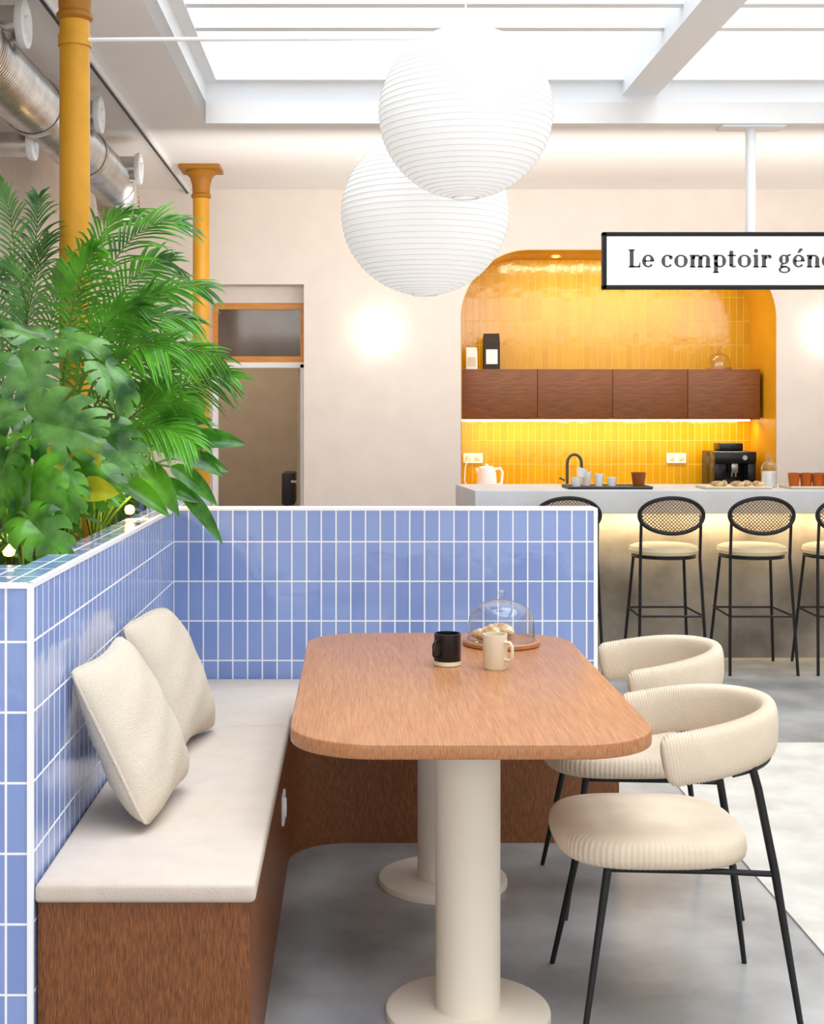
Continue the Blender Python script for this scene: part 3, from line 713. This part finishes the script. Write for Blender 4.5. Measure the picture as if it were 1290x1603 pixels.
light('AREA', 'niche_wash', (1.93, 9.98, 2.685), 13, (1,.88,.6), (math.radians(12),0,0), 1.5, .18)
light('AREA', 'cabinet_led', (1.93, 10.24, 1.44), 4.6, (1,.82,.52), (math.radians(20),0,0), 2.2, .03)
light('AREA', 'bar_led', (2.9, 8.18, .885), 14, (1,.74,.4), (math.radians(20),0,0), 4.1, .03)
light('SUN', 'sky_sun', (0,4,8), 3.0, (1,.99,.97), (math.radians(8), math.radians(10), 0), ang=math.radians(60))
light('AREA', 'wall_fill', (1.4, 7.80, 2.45), 30, (1,.965,.93), (math.radians(98),0,0), 5.0, .5)  # unseen area light added to brighten the back wall and bar
light('POINT', 'hall_fill', (-1.3, 11.5, 2.4), 32, (1,.92,.82))  # unseen point light added to brighten the room beyond the doorway
m_bulb = emit('bulb_warm', (1,.5,.1), 6)
def spotlamp(px, py, Z, e_, lab):
    p = P(px, py, Z)
    sb = thing('spot_lamp', lab, 'lamp', (p.x, p.y, 1.03), 'small warm lamps in the planter')
    MB().lathe([(0,-.018),(.014,-.012),(.018,0),(.014,.012),(0,.018)], p, 16).build('bulb', m_bulb, sb)
    MB().tube([(p.x, p.y, 1.0), (p.x, p.y, p.z-.014)], .006, 8).build('stake', m_black, sb)
    light('POINT', 'planter_glow', (p.x+.01, p.y-.04, p.z+.03), e_, (1,.62,.24))
spotlamp(203, 798, 4.6, 2.6, 'small glowing lamp on the planter edge below the palm leaves')
spotlamp(14, 862, 3.62, .6, 'small warm lamp low in the front left corner of the planter')

# ------------------------------------------------------------- rug, hall chair
w = MB().box(1.3, 3.4, 2.6, 6.1, 0, .006)
tag(w.build('area_rug', m_rug, origin=(2.3, 4, 0)), 'pale faded rug on the concrete floor right of the armchairs', 'rug')
hx, hy = -.56, 11.6
hc = thing('office_chair', 'small dark chair inside the room beyond the doorway', 'chair', (hx, hy, 0))
MB().box(hx-.15, hx+.2, hy-.2, hy+.2, .60, .66, .015).build('seat', m_greyst, hc)
MB().box(hx-.06, hx+.05, hy-.2, hy+.2, .72, 1.0, .02).build('backrest', m_greyst, hc)
MB().tube([(hx-.02, hy, .62), (hx-.03, hy, .80)], .015).build('back_support', m_black, hc)
MB().tube([(hx, hy, .60), (hx, hy, .08)], .02).build('post', m_black, hc)
w = MB()
for k in range(5): w.tube([(hx, hy, .09), (hx+.24*math.cos(k*1.257), hy+.24*math.sin(k*1.257), .02)], .018)
w.build('foot_star', m_black, hc)

# ------------------------------------------------------------- plants
def bez(a, b, c, t): return a*(1-t)**2+b*2*t*(1-t)+c*t*t
def frond(wl, ws, a, b, c, n, ll, wid, N, t0=.40):
    pts = [bez(a, b, c, i/24) for i in range(25)]
    ws.tube(pts, [.006*(1-.8*i/24) for i in range(25)], 6)
    for i in range(n):
        s_t = i/(n-1); t = t0+(1-t0)*s_t
        p = bez(a, b, c, t); T = (bez(a, b, c, min(1, t+.02))-bez(a, b, c, t-.02)).normalized()
        Sd = T.cross(N).normalized()
        for sg_ in (-1, 1):
            L_ = ll*(math.sin(PI*(.16+.74*s_t))**.7)*random.uniform(.82, 1.1)
            d = (Sd*sg_*(1-.5*s_t)+T*(.75+.5*s_t+random.uniform(-.08,.08))+N*random.uniform(-.05,.3)).normalized()
            rows = []; K = 5; dr = random.uniform(.3,.6)
            for k in range(K+1):
                q = k/K; ctr = p+d*(L_*q)+Vector((0,0,-dr*L_*q*q))
                wd = wid*math.sin(PI*min(1, .15+.83*q))**.8*(1 if k < K else 0.05)
                side = d.cross(N).normalized()
                rows.append((ctr-side*wd, ctr+N*(-wd*.45), ctr+side*wd))
            vs = [v for r_ in rows for v in r_]
            wl.raw(vs, [(k*3+j, k*3+j+1, k*3+j+4, k*3+j+3) for k in range(K) for j in range(2)])
def palm(name, label, base, Z, fr, m, seed, ll=.2, n=28, wid=.0052):
    random.seed(seed)
    root = thing(name, label, 'plant', (base.x, base.y, 1.03)); wl = MB(); ws = MB()
    for (bx_, by_, cx_, cy_, dz) in fr:
        b = P(bx_, by_, Z+dz*.5); c = P(cx_, cy_, Z+dz)
        N = Vector((random.uniform(-.5,.5), -.8, random.uniform(.2,1.0))).normalized()
        a = base+Vector((random.uniform(-.04,.04), random.uniform(-.04,.04), 0))
        frond(wl, ws, a, b, c, n, ll*random.uniform(.85,1.1), wid, N)
    wl.build('fronds', m, root, ang=80, keep=True); ws.build('stems', m_stem, root)
palm('areca_palm', 'tall bright green feathery palm in front of the ochre column', Vector((-1.0, 4.45, 1.03)), 4.4,
     [(110,330,285,345,.1),(130,420,320,450,-.1),(160,480,345,560,-.25),(110,330,205,330,.2),(200,560,300,650,-.2),(150,400,265,410,.25),(180,600,300,690,-.3),(90,450,150,390,-.3),(170,480,260,550,-.35),(120,480,215,480,-.25),(140,440,300,500,.15)], m_palm, 5)
palm('areca_palm', 'paler grey-green feathery palm at the left edge of the photo', Vector((-1.35, 4.9, 1.03)), 4.75,
     [(60,400,0,290,0),(40,480,-40,380,0),(60,440,60,310,.1),(20,560,-60,480,-.2),(90,500,100,420,-.1),(90,460,10,420,-.3),(50,400,80,370,.2)], m_palm2, 9, .19)
palm('areca_palm', 'low feathery palm at the far end of the planter near the doorway column', Vector((-.95, 5.6, 1.03)), 5.5,
     [(210,540,330,560,0),(240,620,315,680,0),(240,560,365,590,-.2),(180,500,250,450,.1),(240,520,285,500,.2),(220,560,300,620,.1)], m_palm, 12, .18)

def basis(tip, N):
    T = Vector(tip).normalized(); N = Vector(N); N = (N-T*N.dot(T)).normalized(); return T, T.cross(N), N
def monstera_leaf(w, c, tip, N, L_, seed):
    # pinnate split leaf: lobes joined along the midrib, parted towards the margin
    rnd = random.Random(seed); T, Sd, N = basis(tip, N)
    ML = 1.15*L_
    def outer(s):
        wd = (.58*math.sin(PI*min(1, .22+.78*s))**.7+.04)*L_
        a = math.radians(150-128*s**.8)
        return wd, a
    for sg_ in (-1, 1):
        nl = 6; cuts = [i/nl+(rnd.uniform(-.03,.03) if 0 < i < nl else 0) for i in range(nl+1)]
        for i in range(nl):
            s0, s1 = cuts[i], cuts[i+1]; join = rnd.uniform(.42, .66) if i < nl-1 else .8
            B = 6; K = 9; vs = []
            for k in range(K+1):
                f = k/K
                for b_ in range(B+1):
                    bb = b_/B
                    if f > join: bb = .5+(bb-.5)*(1-.34*((f-join)/(1-join))**.55)
                    s = s0+(s1-s0)*bb
                    wd, a = outer(s)
                    ff = f*(1-.05*abs(2*b_/B-1)**3*(f**2)) if i < nl-1 else f
                    a2 = a-.35*ff*ff
                    x = sg_*wd*ff*math.sin(a2); y = ML*s*.80+wd*ff*math.cos(a2)
                    rr2 = (x*x+y*y)/L_
                    z = -.34*rr2+.40*abs(x)*(1-abs(x)/L_)+.012*math.sin(9*s+seed)*f
                    vs.append(c+T*(y-.1*L_)+Sd*x+N*z)
            w.raw(vs, [(k*(B+1)+j, k*(B+1)+j+1, (k+1)*(B+1)+j+1, (k+1)*(B+1)+j) for k in range(K) for j in range(B)])
def blade(w, a, tip, N, L_, wd, droop=.25):
    T, Sd, N = basis(tip, N); K = 9; vs = []
    for k in range(K+1):
        q = k/K; ww = wd*max(.02, math.sin(PI*q**.8))**.8 if k < K else 0.001
        ctr = a+T*(L_*q)+Vector((0,0,-droop*L_*q*q))
        for s_ in (-1, -.5, 0, .5, 1): vs.append(ctr+Sd*(s_*ww)+N*(abs(s_)*ww*.35))
    w.raw(vs, [(k*5+j, k*5+j+1, k*5+j+6, k*5+j+5) for k in range(K) for j in range(4)])
def monstera(label, base, leaves, m, seed):
    rnd = random.Random(seed)
    root = thing('monstera', label, 'plant', base); wl = MB(); ws = MB(); base = Vector(base)
    for i, (px, py, Z, L_, ang) in enumerate(leaves):
        a = math.radians(ang); c = P(px, py, Z)-Vector((math.cos(a), -.2, math.sin(a)))*L_*.35
        T = Vector((math.cos(a), -.35, math.sin(a))); N = Vector((rnd.uniform(-.5,.8), -.6, rnd.uniform(.1,1.3)))
        monstera_leaf(wl, c, T, N, L_, seed*50+i)
        Tn = T.normalized(); j = c-Tn*(.1*L_)
        ws.tube([bez(base+Vector((rnd.uniform(-.05,.05), rnd.uniform(-.05,.05), 0)), Vector(((base.x+j.x)/2, (base.y+j.y)/2+.05, max(j.z, base.z)+.06)), j, k/10) for k in range(11)], .0055, 6)
    wl.build('leaves', m, root, ang=80, keep=True); ws.build('stems', m_stem, root)
monstera('large monstera with glossy split leaves at the front of the planter', (-1.0, 3.95, 1.03),
    [(45,590,3.85,.155,-60),(100,668,3.72,.185,-10),(40,515,4.0,.13,150),(130,535,4.0,.13,-10),(185,600,3.95,.14,-50),(-5,655,3.8,.15,200),(180,700,3.9,.15,-35)], m_mon2, 3)
monstera('dark green monstera low in the front corner of the planter', (-.98, 3.55, 1.03),
    [(45,780,3.48,.18,-95),(68,835,3.42,.13,-40),(-5,745,3.5,.16,-110),(150,755,3.8,.14,-20),(10,700,3.6,.12,-160),(105,770,3.6,.12,-70)], m_mon, 8)
bp_ = thing('broadleaf_plant', 'dark glossy long-leaved plant spilling over the corner of the planter', 'plant', (-.9, 4.75, 1.03))
wl = MB(); ws = MB(); base = Vector((-.92, 4.72, 1.03)); rnd = random.Random(6)
for (px, py, Z, ang, L_, wd) in ((285,695,4.75,5,.24,.045),(275,760,4.6,-48,.22,.032),(262,705,4.6,-20,.20,.04),(240,690,4.7,30,.2,.035),(240,760,4.6,-15,.16,.04),(265,730,4.85,-35,.2,.04),(215,720,4.5,-50,.2,.045),(180,750,4.4,-30,.2,.04),(230,650,4.7,60,.2,.035),(255,670,4.9,15,.2,.04),(290,720,4.9,-10,.16,.04),(200,640,4.6,40,.22,.04),(150,700,4.5,100,.2,.04),(100,760,4.3,160,.2,.04)):
    a = P(px, py, Z); an = math.radians(ang)
    T = Vector((math.cos(an), -.1, math.sin(an)+.15)); N = Vector((rnd.uniform(-.3,.3), -.75, .6))
    blade(wl, a, T, N, L_, wd)
    ws.tube([bez(base, Vector(((base.x+a.x)/2, (base.y+a.y)/2, a.z+.05)), a, k/8) for k in range(9)], .005, 6)
wl.build('leaves', m_lance, bp_, ang=80, keep=True); ws.build('stems', m_stem, bp_)
ug = thing('leafy_undergrowth', 'dense low bright green foliage filling the middle of the planter', 'plant', (-1.2, 4.3, 1.03))
wl = MB(); ws = MB()
for i in range(230):
    bx_ = random.uniform(-1.7, -.86); by_ = random.uniform(3.6, 5.9); hz = random.uniform(1.05, 1.40)
    a = Vector((bx_, by_, hz)); an = random.uniform(0, 2*PI)
    blade(wl, a, Vector((math.cos(an), math.sin(an), random.uniform(-.1, .9))), Vector((0,-.3,1)), random.uniform(.10,.20), random.uniform(.010,.028), .35)
    ws.tube([(bx_, by_, 1.03), (bx_, by_, hz)], .003, 5)
wl.build('leaves', m_lance, ug, ang=80, keep=True); ws.build('stems', m_stem, ug)
yp = thing('yellow_leaved_plant', 'yellow-green leaves low in the planter beside the spotlight', 'plant', (-1.0, 4.2, 1.03))
wl = MB(); ws = MB(); base = Vector((-1.0, 4.2, 1.03))
for (px, py, Z, ang, L_) in ((105,755,3.85,40,.14),(130,730,3.85,70,.14),(120,770,3.8,10,.13),(95,740,3.85,120,.12)):
    a = P(px, py, Z); an = math.radians(ang); blade(wl, a, Vector((math.cos(an), -.2, math.sin(an))), Vector((.1,-.8,.4)), L_, .04, .2)
    ws.tube([base, (base+a)/2+Vector((0,0,.02)), a], .004, 5)
wl.build('leaves', m_ylf, yp, ang=80, keep=True); ws.build('stems', m_stem, yp)

# ------------------------------------------------------------- world, camera
wd = bpy.data.worlds.new('World'); S.world = wd; wd.use_nodes = True
bg = wd.node_tree.nodes['Background']; bg.inputs[0].default_value = (.96,.98,1,1); bg.inputs[1].default_value = 1.5
cam = bpy.data.cameras.new('Camera'); co = bpy.data.objects.new('Camera', cam); C.objects.link(co)
co.location = (0,0,H); co.rotation_euler = (PI/2,0,0)
cam.sensor_fit = 'HORIZONTAL'; cam.sensor_width = 36; cam.lens = F/1290*36
cam.shift_x = (645-VX)/1290; cam.shift_y = -(801.5-VY)/1290; cam.clip_start = .05
S.camera = co
S.view_settings.view_transform = 'Standard'
S.view_settings.exposure = 0.38
